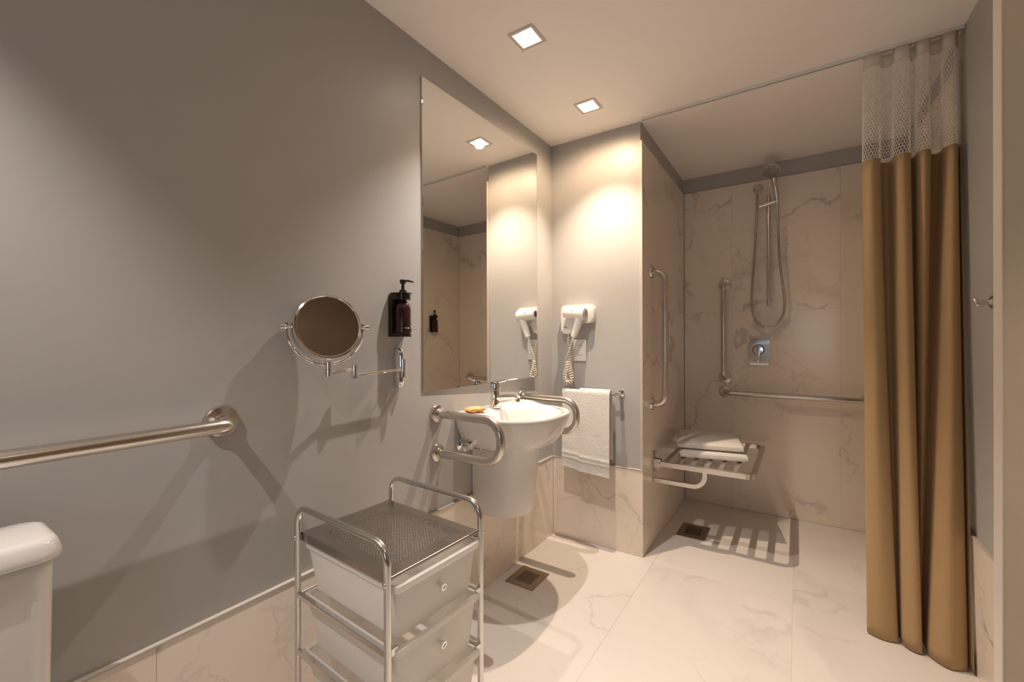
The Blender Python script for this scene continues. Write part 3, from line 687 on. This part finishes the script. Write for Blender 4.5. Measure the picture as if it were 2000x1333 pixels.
hose = crom([(1.006, YS - 0.042, 2.120), (1.002, YS - 0.05, 2.00), (0.990, YS - 0.05, 1.75), (0.972, YS - 0.05, 1.45), (0.973, YS - 0.05, 1.35), (0.990, YS - 0.05, 1.278), (1.025, YS - 0.05, 1.236), (1.068, YS - 0.05, 1.226), (1.110, YS - 0.05, 1.245), (1.142, YS - 0.05, 1.295), (1.153, YS - 0.05, 1.365), (1.148, YS - 0.052, 1.45), (1.128, YS - 0.06, 1.65), (1.120, YS - 0.066, 1.85), (1.116, YS - 0.069, 2.012)], 8)
MB().tube(hose, 0.0068, 12).build('hose', M['hose'], t)
t = thing('shower_outlet', 'round chrome wall outlet where the shower hose starts, below the grey band', 'shower outlet', (1.006, YS, 2.137))
MB().lathe([(0.030, 0), (0.030, 0.004), (0.024, 0.012), (0.012, 0.016), (0.012, 0.034), (0.013, 0.048), (0, 0.052)], (1.006, YS - 0.0005, 2.140), (0, -1, 0), 28).build('rose', M['chrome2'], t)
MB().lathe([(0.0105, 0), (0.0105, 0.020), (0.009, 0.022)], (1.006, YS - 0.042, 2.140), (0, 0, -1), 16).build('hose_nut', M['chrome2'], t)
t = thing('shower_mixer', 'square chrome shower mixer plate with round lever on the marble back wall', 'shower mixer', (1.008, YS, 1.068))
pl = []
for k in range(9): pl.append((-0.055 - 0.007 * math.sin(PI * k / 8), 0.092 - 0.184 * k / 8))
for k in range(9): pl.append((0.055 + 0.007 * math.sin(PI * k / 8), -0.092 + 0.184 * k / 8))
MB().prism(pl, (1.008, YS - 0.0005, 1.068), (1, 0, 0), (0, 0, 1), (0, -1, 0), 0.014, 0.004).build('plate', M['chrome2'], t)
MB().lathe([(0.0345, 0), (0.0345, 0.004), (0.0, 0.0045)], (1.006, YS - 0.0146, 1.078), (0, -1, 0), 32).build('lever_collar', M['dark'], t)
lv = t_lv = MB().lathe([(0.030, 0), (0.030, 0.020), (0.028, 0.024), (0, 0.026)], (1.006, YS - 0.0146, 1.078), (0, -1, 0), 32).build('lever_hub', M['chrome2'], t)
lb = MB(); lb.prism([(-0.011, 0.02), (0.011, 0.02), (0.0085, -0.068), (0.004, -0.074), (-0.004, -0.074), (-0.0085, -0.068)], (1.006, YS - 0.030, 1.068), (1, 0, 0), (0, 0, 1), (0, -1, 0), 0.011, 0.003)
lb.build('lever', M['chrome2'], t)

# ------------------------------------------------------------------ folding shower seat and towels
SY0, SY1, SX1, SZ = 2.455, 3.185, 1.036, 0.456
t = thing('folding_shower_seat', 'folding steel shower seat with slats hinged to the left shower wall', 'shower seat', (XS, 2.82, SZ))
def flatbar(path, w_, h_):      # rectangular section bar along a path lying in a plane
    mb = MB(); R_ = []; n = len(path)
    for i in range(n):
        a = path[max(i - 1, 0)]; b = path[min(i + 1, n - 1)]; tg = (Vector(b) - Vector(a)).normalized(); p = Vector(path[i])
        return_n = Vector((-tg.y, tg.x, 0)) if abs(tg.z) < 0.5 and PLANE == 'z' else None
        if PLANE == 'z': sd = Vector((-tg.y, tg.x, 0)); hv = Vector((0, 0, 1))
        else: sd = Vector((0, 1, 0)); hv = tg.cross(sd).normalized()
        R_.append([p + sd * w_ / 2 + hv * h_ / 2, p - sd * w_ / 2 + hv * h_ / 2, p - sd * w_ / 2 - hv * h_ / 2, p + sd * w_ / 2 - hv * h_ / 2])
    return mb.rings(R_)
PLANE = 'z'
fr = flatbar(fillet([(XS + 0.030, SY0, SZ), (SX1, SY0, SZ), (SX1, SY1, SZ), (XS + 0.030, SY1, SZ)], 0.045, 8), 0.026, 0.026)
fr.build('frame', M['steel'], t, smooth=40)
for k in range(6):
    x = XS + 0.060 + k * 0.070
    MB().box(x - 0.0125, x + 0.0125, SY0 + 0.012, SY1 - 0.012, SZ - 0.004, SZ + 0.010, 0.002, 1).build('slat', M['steel'], t, smooth=0)
PLANE = 'y'
for y in (SY0 + 0.004, SY1 - 0.004):
    lg = flatbar(fillet([(XS + 0.004, y, 0.360), (XS + 0.270, y, 0.360), (XS + 0.270, y, SZ - 0.010)], 0.062, 9), 0.022, 0.022)
    lg.build('support_leg', M['steel'], t, smooth=40)
    bk_ = MB(); bk_.box(XS + 0.0005, XS + 0.006, y - 0.022, y + 0.022, 0.405, 0.520, 0.002, 1)
    bk_.box(XS + 0.006, XS + 0.045, y - 0.018, y - 0.013, 0.430, 0.482, 0.002, 1); bk_.box(XS + 0.006, XS + 0.045, y + 0.013, y + 0.018, 0.430, 0.482, 0.002, 1)
    bo = bk_.build('wall_bracket', M['steel'], t, smooth=0)
    mb = MB(); mb.lathe([(0, -0.026), (0.008, -0.026), (0.009, -0.022), (0.007, -0.020), (0.007, 0.020), (0.009, 0.022), (0.008, 0.026), (0, 0.026)], (XS + 0.034, y, SZ), (0, 1, 0), 12); mb.build('hinge_pin', M['chrome2'], bo)
def folded_towel(name, label, z0, hgt, lx_, ly_, ang, ctr, seed, skew=0):
    """soft stack of folded layers, fold edge rounded towards the room"""
    bm = bmesh.new(); bmesh.ops.create_cube(bm, size=1); bmesh.ops.subdivide_edges(bm, edges=bm.edges[:], cuts=21, use_grid_fill=True)
    for v in bm.verts:
        x, y, z = v.co * 2
        e = max(0, (abs(z)) ** 3)
        ry = 1 - 0.045 * abs(z) ** 4; rx = 1 - 0.03 * abs(z) ** 4
        px, py = x * rx, y * ry
        cr = 1 - 0.05 * (abs(x) ** 6) * (abs(y) ** 6)
        pz = z * (1 - 0.10 * abs(x) ** 8) * (1 - 0.30 * abs(y) ** 14) * cr
        lay = 0.0
        if x < -0.9: lay = -0.020 * abs(math.sin((z + 1) * PI * 1.5 + 0.6 * y)) ** 0.5 * 0.6
        wob = noise.noise(Vector((px * 2 + seed, py * 2, pz))) * 0.04
        v.co = Vector((px * lx_ / 2 - lay * 0.6, py * ly_ / 2, hgt / 2 + pz * hgt / 2 * (1 + (wob if z > 0 else 0) * 1.6)))
    mx_ = Matrix.Translation((ctr[0], ctr[1], z0)) @ Matrix.Rotation(math.radians(ang), 4, 'Z')
    mb = MB().frombm(bm, mx_)
    o = mb.build(name, M['terry'], None, smooth=60)
    return tag(o, label, 'towel', 'folded towels on the shower seat')
folded_towel('folded_towel', 'folded white bath towel lying directly on the shower seat slats, lower of two', SZ + 0.0102, 0.047, 0.350, 0.385, 13.5, (0.780, 2.813), 1)
folded_towel('folded_towel', 'folded white bath towel on top of the other towel on the shower seat', SZ + 0.0575, 0.046, 0.345, 0.385, 12.0, (0.764, 2.832), 5)

# ------------------------------------------------------------------ floor drains
def drain(cx_, cy_, wx, wy, label, along):
    t = thing('floor_drain', label, 'drain', (cx_, cy_, 0), 0, 'steel floor drains')
    hx, hy = wx / 2, wy / 2; ix, iy = hx * 0.58, hy * 0.58; fr = MB(); z0, z1 = 0.0003, 0.0030
    for (a, b, c_, d) in ((-hx, hx, -hy, -iy), (-hx, hx, iy, hy), (-hx, -ix, -iy, iy), (ix, hx, -iy, iy)): fr.box(cx_ + a, cx_ + b, cy_ + c_, cy_ + d, z0, z1)
    fr.build('frame', M['drain'], t, smooth=0)
    MB().box(cx_ - ix, cx_ + ix, cy_ - iy, cy_ + iy, 0.0002, 0.0006).build('shade_sheet', M['black'], t, smooth=0)  # flat black sheet painted as the shade below the grate bars
    n = 9
    for k in range(n):
        if along == 'x':
            y = cy_ - iy + 2 * iy * (k + 0.5) / n; MB().box(cx_ - ix, cx_ + ix, y - iy / n * 0.5, y + iy / n * 0.5, 0.0010, 0.0028).build('grate_bar', M['drain'], t, smooth=0)
        else:
            x = cx_ - ix + 2 * ix * (k + 0.5) / n; MB().box(x - ix / n * 0.5, x + ix / n * 0.5, cy_ - iy, cy_ + iy, 0.0010, 0.0028).build('grate_bar', M['drain'], t, smooth=0)
drain(0.133, 1.768, 0.150, 0.168, 'square steel floor drain in front of the half pedestal', 'x')
drain(0.700, 2.740, 0.155, 0.195, 'steel floor drain in the shower below the folding seat', 'y')

# ------------------------------------------------------------------ curtain rail and shower curtain
RLY = 2.245
t = thing('curtain_rail', 'slim white curtain rail fixed along the ceiling at the shower entrance', 'curtain rail', (1.14, RLY, H))
rl = MB(); rl.box(XS + 0.006, XR - 0.002, RLY - 0.012, RLY - 0.004, H - 0.012, H - 0.0003); rl.box(XS + 0.006, XR - 0.002, RLY + 0.004, RLY + 0.012, H - 0.012, H - 0.0003)
rl.build('track', M['plastic'], t, smooth=0)
MB().box(XS + 0.006, XR - 0.002, RLY - 0.004, RLY + 0.004, H - 0.009, H - 0.0003).build('slot', M['dark'], t, smooth=0)
top = [(1.443, .02), (1.442, -.015), (1.466, -.040), (1.493, -.02), (1.498, .025), (1.516, .043), (1.532, .028), (1.538, -.018), (1.560, -.040), (1.583, -.02), (1.586, .026), (1.594, .043), (1.602, .028), (1.604, -.018), (1.621, -.040), (1.640, -.02), (1.644, .026), (1.660, .043), (1.676, .028), (1.679, -.018), (1.698, -.040), (1.713, -.02), (1.714, .020), (1.717, .030), (1.7205, .018), (1.7215, -.012)]
bot = [(1.452, 2.172), (1.445, 2.155), (1.485, 2.135), (1.528, 2.142), (1.537, 2.170), (1.540, 2.186), (1.5425, 2.172), (1.547, 2.135), (1.573, 2.112), (1.594, 2.116), (1.596, 2.155), (1.597, 2.185), (1.598, 2.205), (1.600, 2.205), (1.603, 2.200), (1.606, 2.205), (1.608, 2.200), (1.609, 2.185), (1.610, 2.150), (1.613, 2.110), (1.655, 2.070), (1.704, 2.095), (1.707, 2.130), (1.709, 2.140), (1.712, 2.120), (1.717, 2.078)]
ZC = 1.860
topc = crom([(x, RLY + y, 0) for x, y in top], 8); botc = crom([(x, y, 0) for x, y in bot], 8)
def cpt(i, z):      # a point of the cloth at column i and height z
    if z >= ZC: p = topc[i]; k = (z - ZC) / (H - ZC); q = Vector((p.x + (1.58 - p.x) * 0.03 * k, RLY + (p.y - RLY) * (1 - 0.55 * k), z)); return q
    f = (1 - z / ZC); f = f ** 1.25; p = topc[i].lerp(botc[i], f)
    return Vector((p.x, p.y, z))
nc = len(topc)
t = thing('shower_curtain', 'olive tan shower curtain with white net top gathered at the right end of its rail', 'curtain', (1.58, RLY, H))
G = []; F = []; nr = 46
for r_ in range(nr + 1):
    z = ZC - (ZC - 0.006) * r_ / nr
    for i in range(nc):
        p = cpt(i, z); w_ = noise.noise(Vector((i * 0.09, z * 2.2, 3))) * 0.004 * math.sin(PI * r_ / nr); p.y += w_; p.x += w_ * 0.3
        if r_ == nr: p.z += 0.0
        G.append(p)
for r_ in range(nr):
    for i in range(nc - 1):
        q = r_ * nc + i; F.append((q, q + 1, q + nc + 1, q + nc))
cl = MB().add(G, F).build('cloth', M['curtain'], t, smooth=180)
so = cl.modifiers.new('solid', 'SOLIDIFY'); so.thickness = 0.0012; so.offset = 0
# net: hexagonal thread mesh between cloth and header tape
ln = [0.0]
for i in range(1, nc): ln.append(ln[-1] + (topc[i] - topc[i - 1]).length)
def at_len(q, z):
    q = max(0, min(ln[-1], q)); lo = 0; hi = nc - 1
    while hi - lo > 1:
        mid = (lo + hi) // 2
        if ln[mid] <= q: lo = mid
        else: hi = mid
    f = (q - ln[lo]) / (ln[hi] - ln[lo]); return cpt(lo, z).lerp(cpt(hi, z), f)
net = MB(); cw, ch = 0.0105, 0.0125; ncol = int(ln[-1] / cw); z1n = 2.232; nrow = int((z1n - ZC) / ch)
def thread(a, b, r=0.00105):
    d = (b - a); 
    if d.length < 1e-5: return
    d.normalize(); u_ = d.orthogonal().normalized(); v_ = d.cross(u_); k = len(net.v)
    for p in (a, b):
        for j in range(3):
            an = 2 * PI * j / 3; net.v.append(tuple(p + (u_ * math.cos(an) + v_ * math.sin(an)) * r))
    for j in range(3): net.f.append((k + j, k + (j + 1) % 3, k + 3 + (j + 1) % 3, k + 3 + j))
for r_ in range(nrow + 1):
    z = ZC + r_ * ch; sh = 0.5 * (r_ % 2)
    for c_ in range(ncol):
        q = (c_ + sh) * cw
        a = at_len(q, z); b = at_len(q + cw * 0.5, z + ch * 0.38); d_ = at_len(q + cw, z)
        thread(a, b); thread(b, d_)
        if r_ < nrow: thread(b, at_len(q + cw * 0.5, z + ch))
net.build('net_panel', M['net'], t, smooth=0, kind='stuff')
def strip(z0, z1, name, material, rows=2):
    G = []; F = []
    for r_ in range(rows + 1):
        for i in range(nc): G.append(cpt(i, z0 + (z1 - z0) * r_ / rows))
    for r_ in range(rows):
        for i in range(nc - 1): q = r_ * nc + i; F.append((q, q + 1, q + nc + 1, q + nc))
    o = MB().add(G, F).build(name, material, t, smooth=180); s2 = o.modifiers.new('solid', 'SOLIDIFY'); s2.thickness = 0.001; s2.offset = 0
strip(2.232, H - 0.016, 'header_tape', M['tape'])
for k in range(9):
    q = ln[-1] * (k + 0.3) / 9; p = at_len(q, H - 0.02)
    MB().tube([(p.x, p.y, H - 0.024), (p.x, RLY, H - 0.014), (p.x, RLY, H - 0.006)], 0.0022, 8).build('glider', M['plastic'], t)

# ------------------------------------------------------------------ robe hook
hy = 1.972; HX = XR
t = thing('robe_hook', 'small metal robe hook on the grey right wall beside the door edge', 'hook', (HX, hy, 1.262))
MB().lathe([(0.020, 0), (0.020, 0.004), (0.012, 0.008), (0.007, 0.012), (0.007, 0.022)], (HX - .0005, hy, 1.262), (-1, 0, 0), 20).build('rose', M['steel'], t)
hk = MB(); hk.tube(crom([(HX - 0.020, hy, 1.262), (HX - 0.027, hy, 1.254), (HX - 0.034, hy, 1.255), (HX - 0.038, hy, 1.266)], 5), 0.0055, 12); hk.lathe([(0, -0.008), (0.006, -0.006), (0.008, 0), (0.006, 0.006), (0, 0.008)], (HX - 0.0385, hy, 1.268), (0, 0, 1), 14)
hk.build('prong', M['steel'], t)

# ------------------------------------------------------------------ toilet (tank in view, bowl below the frame)
t = thing('toilet', 'white ceramic toilet tank at the bottom left corner', 'toilet', (0.16, 0, 0))
def rrect(x0, x1, y0, y1, z, r, n=6):
    out = []
    for (cx_, cy_, a0) in ((x1 - r, y1 - r, 0), (x0 + r, y1 - r, 90), (x0 + r, y0 + r, 180), (x1 - r, y0 + r, 270)):
        for k in range(n + 1): a = math.radians(a0 + 90 * k / n); out.append((cx_ + r * math.cos(a), cy_ + r * math.sin(a), z))
    return out
MB().rings([rrect(0.085, 0.180, -0.16, 0.155, 0.40, 0.03), rrect(0.074, 0.196, -0.175, 0.172, 0.43, 0.03), rrect(0.074, 0.2025, -0.177, 0.1755, 0.776, 0.028), rrect(0.075, 0.2010, -0.176, 0.1745, 0.784, 0.027), rrect(0.079, 0.197, -0.172, 0.170, 0.788, 0.024)]).build('tank', M['ceramic'], t, smooth=50)
MB().rings([rrect(0.076, 0.200, -0.175, 0.173, 0.7915, 0.026), rrect(0.0715, 0.2125, -0.187, 0.1845, 0.7925, 0.032), rrect(0.0705, 0.2140, -0.189, 0.1865, 0.797, 0.033), rrect(0.0705, 0.2130, -0.188, 0.1855, 0.803, 0.033), rrect(0.0705, 0.2080, -0.183, 0.1815, 0.818, 0.031), rrect(0.0715, 0.2020, -0.178, 0.177, 0.824, 0.028), rrect(0.076, 0.195, -0.171, 0.170, 0.826, 0.024)]).build('tank_lid', M['ceramic'], t, smooth=50)
def oval(x0, x1, hw, z, n=40):
    x0 += 0.05; x1 += 0.05; xc = x0 + (x1 - x0) * 0.42; return [((xc + ((x1 - xc) if math.cos(2 * PI * j / n) > 0 else (xc - x0)) * math.cos(2 * PI * j / n)), hw * math.sin(2 * PI * j / n), z) for j in range(n)]
MB().rings([oval(0.10, 0.52, 0.11, 0.0), oval(0.10, 0.52, 0.11, 0.05), oval(0.11, 0.50, 0.10, 0.18), oval(0.06, 0.62, 0.16, 0.33), oval(0.03, 0.66, 0.185, 0.385), oval(0.035, 0.655, 0.182, 0.395)]).build('pan', M['ceramic'], t, smooth=50)
MB().rings([oval(0.155, 0.665, 0.188, 0.396), oval(0.15, 0.67, 0.19, 0.402), oval(0.15, 0.67, 0.19, 0.425), oval(0.16, 0.655, 0.178, 0.435)]).build('seat_lid', M['plastic'], t, smooth=50)

# ------------------------------------------------------------------ drawer trolley
CW, CL, CZ = 0.383, 0.309, 0.627          # depth (x), front width (y), tray height
t = thing('drawer_trolley', 'chrome trolley with frosted plastic drawers and a mesh tray on top', 'trolley', (0.291, 0.793, 0), math.radians(-2.86), None, True)
hw, hl, PRAD = CW / 2, CL / 2, 0.0082
def rail_z(k): return CZ - 0.010 - 0.1535 * k
ZT = 0.700
for s_ in (-1, 1):
    y = s_ * hl
    MB().tube(fillet([(-hw, y, 0.055), (-hw, y, ZT), (hw, y, ZT), (hw, y, 0.055)], 0.045, 9), PRAD, 16).build('side_frame', M['chrome2'], t)
    for k in range(1, 4):
        z = rail_z(k) ; mb = MB(); mb.box(-hw, hw, y - 0.006, y + 0.006, z - 0.006, z + 0.006, 0.0015, 1)
        mb.box(-hw, hw, y - s_ * 0.006 - 0.012, y - s_ * 0.006 + 0.012, z - 0.0065, z - 0.005)
        ro = mb.build('drawer_rail', M['chrome2'], t, smooth=0)
        cb_ = MB(); cb_.box(hw - 0.004, hw + 0.006, y - s_ * 0.014 - 0.010, y - s_ * 0.014 + 0.010, z - 0.010, z + 0.010, 0.002, 1); cb_.build('rail_end_clip', M['chrome2'], ro, smooth=0)
    for x in (-hw, hw):
        for k in range(0, 1):
            mb = MB(); mb.lathe([(0.0055, 0), (0.0055, 0.003), (0.003, 0.0045), (0, 0.0046)], (x, y + s_ * PRAD * 0.9, CZ - 0.012), (0, s_, 0), 12); mb.build('screw', M['chrome'], t)
        mb = MB(); mb.lathe([(0.004, 0.0), (0.004, 0.03)], (x, y, 0.03), (0, 0, 1), 10); mb.box(x - 0.012, x + 0.012, y - 0.014, y + 0.014, 0.030, 0.050, 0.003, 2)
        co = mb.build('caster', M['dark'], t)
        mb = MB(); mb.lathe([(0.010, -0.009), (0.020, -0.008), (0.021, -0.004), (0.021, 0.004), (0.020, 0.008), (0.010, 0.009)], (x + 0.004, y, 0.0212), (0, 1, 0), 20); mb.build('wheel', M['dark'], co)
for k in (1, 3):
    z = rail_z(k) - 0.004
    MB().tube([(-hw, -hl, z), (-hw, hl, z)], 0.005, 10).build('back_stretcher', M['chrome2'], t)
# tray: sheet rim with a folded lip, mesh field
tin_x, tin_y = hw - PRAD * 0.2, hl - PRAD - 0.001
mx_, my_ = tin_x - 0.040, tin_y - 0.036
fr = MB()
for (a, b, c_, d) in ((-tin_x, tin_x, -tin_y, -my_), (-tin_x, tin_x, my_, tin_y), (-tin_x, -mx_, -my_, my_), (mx_, tin_x, -my_, my_)): fr.box(a, b, c_, d, CZ - 0.0012, CZ)
fr.box(-tin_x, tin_x, -tin_y, -tin_y + 0.0012, CZ - 0.022, CZ - 0.0012); fr.box(-tin_x, tin_x, tin_y - 0.0012, tin_y, CZ - 0.022, CZ - 0.0012)
fr.tube([(tin_x, -tin_y, CZ - 0.004), (tin_x, tin_y, CZ - 0.004)], 0.0045, 10); fr.tube([(-tin_x, -tin_y, CZ - 0.004), (-tin_x, tin_y, CZ - 0.004)], 0.0045, 10)
fr.build('tray_frame', M['tray'], t, smooth=40)
ms = MB(); step = 0.0090; zt0, zt1 = CZ - 0.0011, CZ - 0.0003
def clipline(cst, sgn):      # line y = sgn*x*0.8 + cst within the mesh field
    pts = []
    for x in (-mx_, mx_):
        y = sgn * 0.8 * x + cst
        if -my_ <= y <= my_: pts.append((x, y))
    for y in (-my_, my_):
        x = (y - cst) / (sgn * 0.8)
        if -mx_ < x < mx_: pts.append((x, y))
    return pts[:2] if len(pts) >= 2 else None
c0 = -(my_ + 0.8 * mx_); kk = 0
while c0 < my_ + 0.8 * mx_:
    for sgn in (-1, 1):
        ps = clipline(c0, sgn)
        if ps:
            a, b = Vector((*ps[0], 0)), Vector((*ps[1], 0)); d_ = (b - a)
            if d_.length > 0.003:
                d_.normalize(); nn = Vector((-d_.y, d_.x, 0)) * 0.0014; up_ = Vector((0, 0, 1)); dz_ = 0.0003 if sgn > 0 else 0
                V = [p + q + up_ * z for z in (zt0 + dz_, zt1 + dz_) for p, q in ((a, nn), (a, -nn), (b, -nn), (b, nn))]
                ms.add(V, [(4, 5, 6, 7), (3, 2, 1, 0), (0, 1, 5, 4), (2, 3, 7, 6), (1, 2, 6, 5), (3, 0, 4, 7)])
    c0 += step
ms.build('tray_mesh', M['tray'], t, smooth=0, kind='stuff')
# drawers
def rr2(x0, x1, y0, y1, z, r): return rrect(x0, x1, y0, y1, z, r, 4)
for k in range(3):
    zt = rail_z(k) - (0.014 if k == 0 else 0.002); zb_ = rail_z(k) - 0.142
    xt0, xt1, yt = -hw + 0.012, hw + 0.004, hl - 0.0165; tp = 0.016
    w_ = 0.0022
    dr = MB()
    dr.rings([rr2(xt0 + 0.02, xt1 - tp * 0.7, -yt + tp, yt - tp, zb_, 0.014), rr2(xt0, xt1, -yt, yt, zt - 0.006, 0.014), rr2(xt0, xt1, -yt, yt, zt, 0.014),
              rr2(xt0 + w_, xt1 - w_, -yt + w_, yt - w_, zt, 0.012), rr2(xt0 + w_, xt1 - w_, -yt + w_, yt - w_, zt - 0.006, 0.012), rr2(xt0 + 0.02 + w_, xt1 - tp * 0.7 - w_, -yt + tp + w_, yt - tp - w_, zb_ + w_, 0.012)])
    do = dr.build('drawer', M['drawer'], t, smooth=40)
    lp = MB(); lp.rings([rr2(xt0 - 0.004, xt1 + 0.007, -yt - 0.002, yt + 0.002, zt - 0.016, 0.012), rr2(xt0 - 0.006, xt1 + 0.010, -yt - 0.002, yt + 0.002, zt - 0.012, 0.012), rr2(xt0 - 0.006, xt1 + 0.010, -yt - 0.002, yt + 0.002, zt, 0.012), rr2(xt0 - 0.001, xt1 - 0.001, -yt - 0.001, yt + 0.001, zt + 0.0008, 0.012), rr2(xt0 - 0.001, xt1 - 0.001, -yt - 0.001, yt + 0.001, zt - 0.016, 0.012)], False, False)
    lp.build('drawer_lip', M['drawer'], do, smooth=40)
    kx = xt1 - 0.0062; kz = zt - 0.058
    mb = MB(); mb.lathe([(0.0045, 0), (0.0045, 0.010), (0.0085, 0.011), (0.0095, 0.015), (0.0085, 0.019), (0.0055, 0.0195), (0.005, 0.017), (0, 0.017)], (kx, 0.0, kz), (1, 0, -0.08), 20); mb.build('knob', M['chrome'], do)
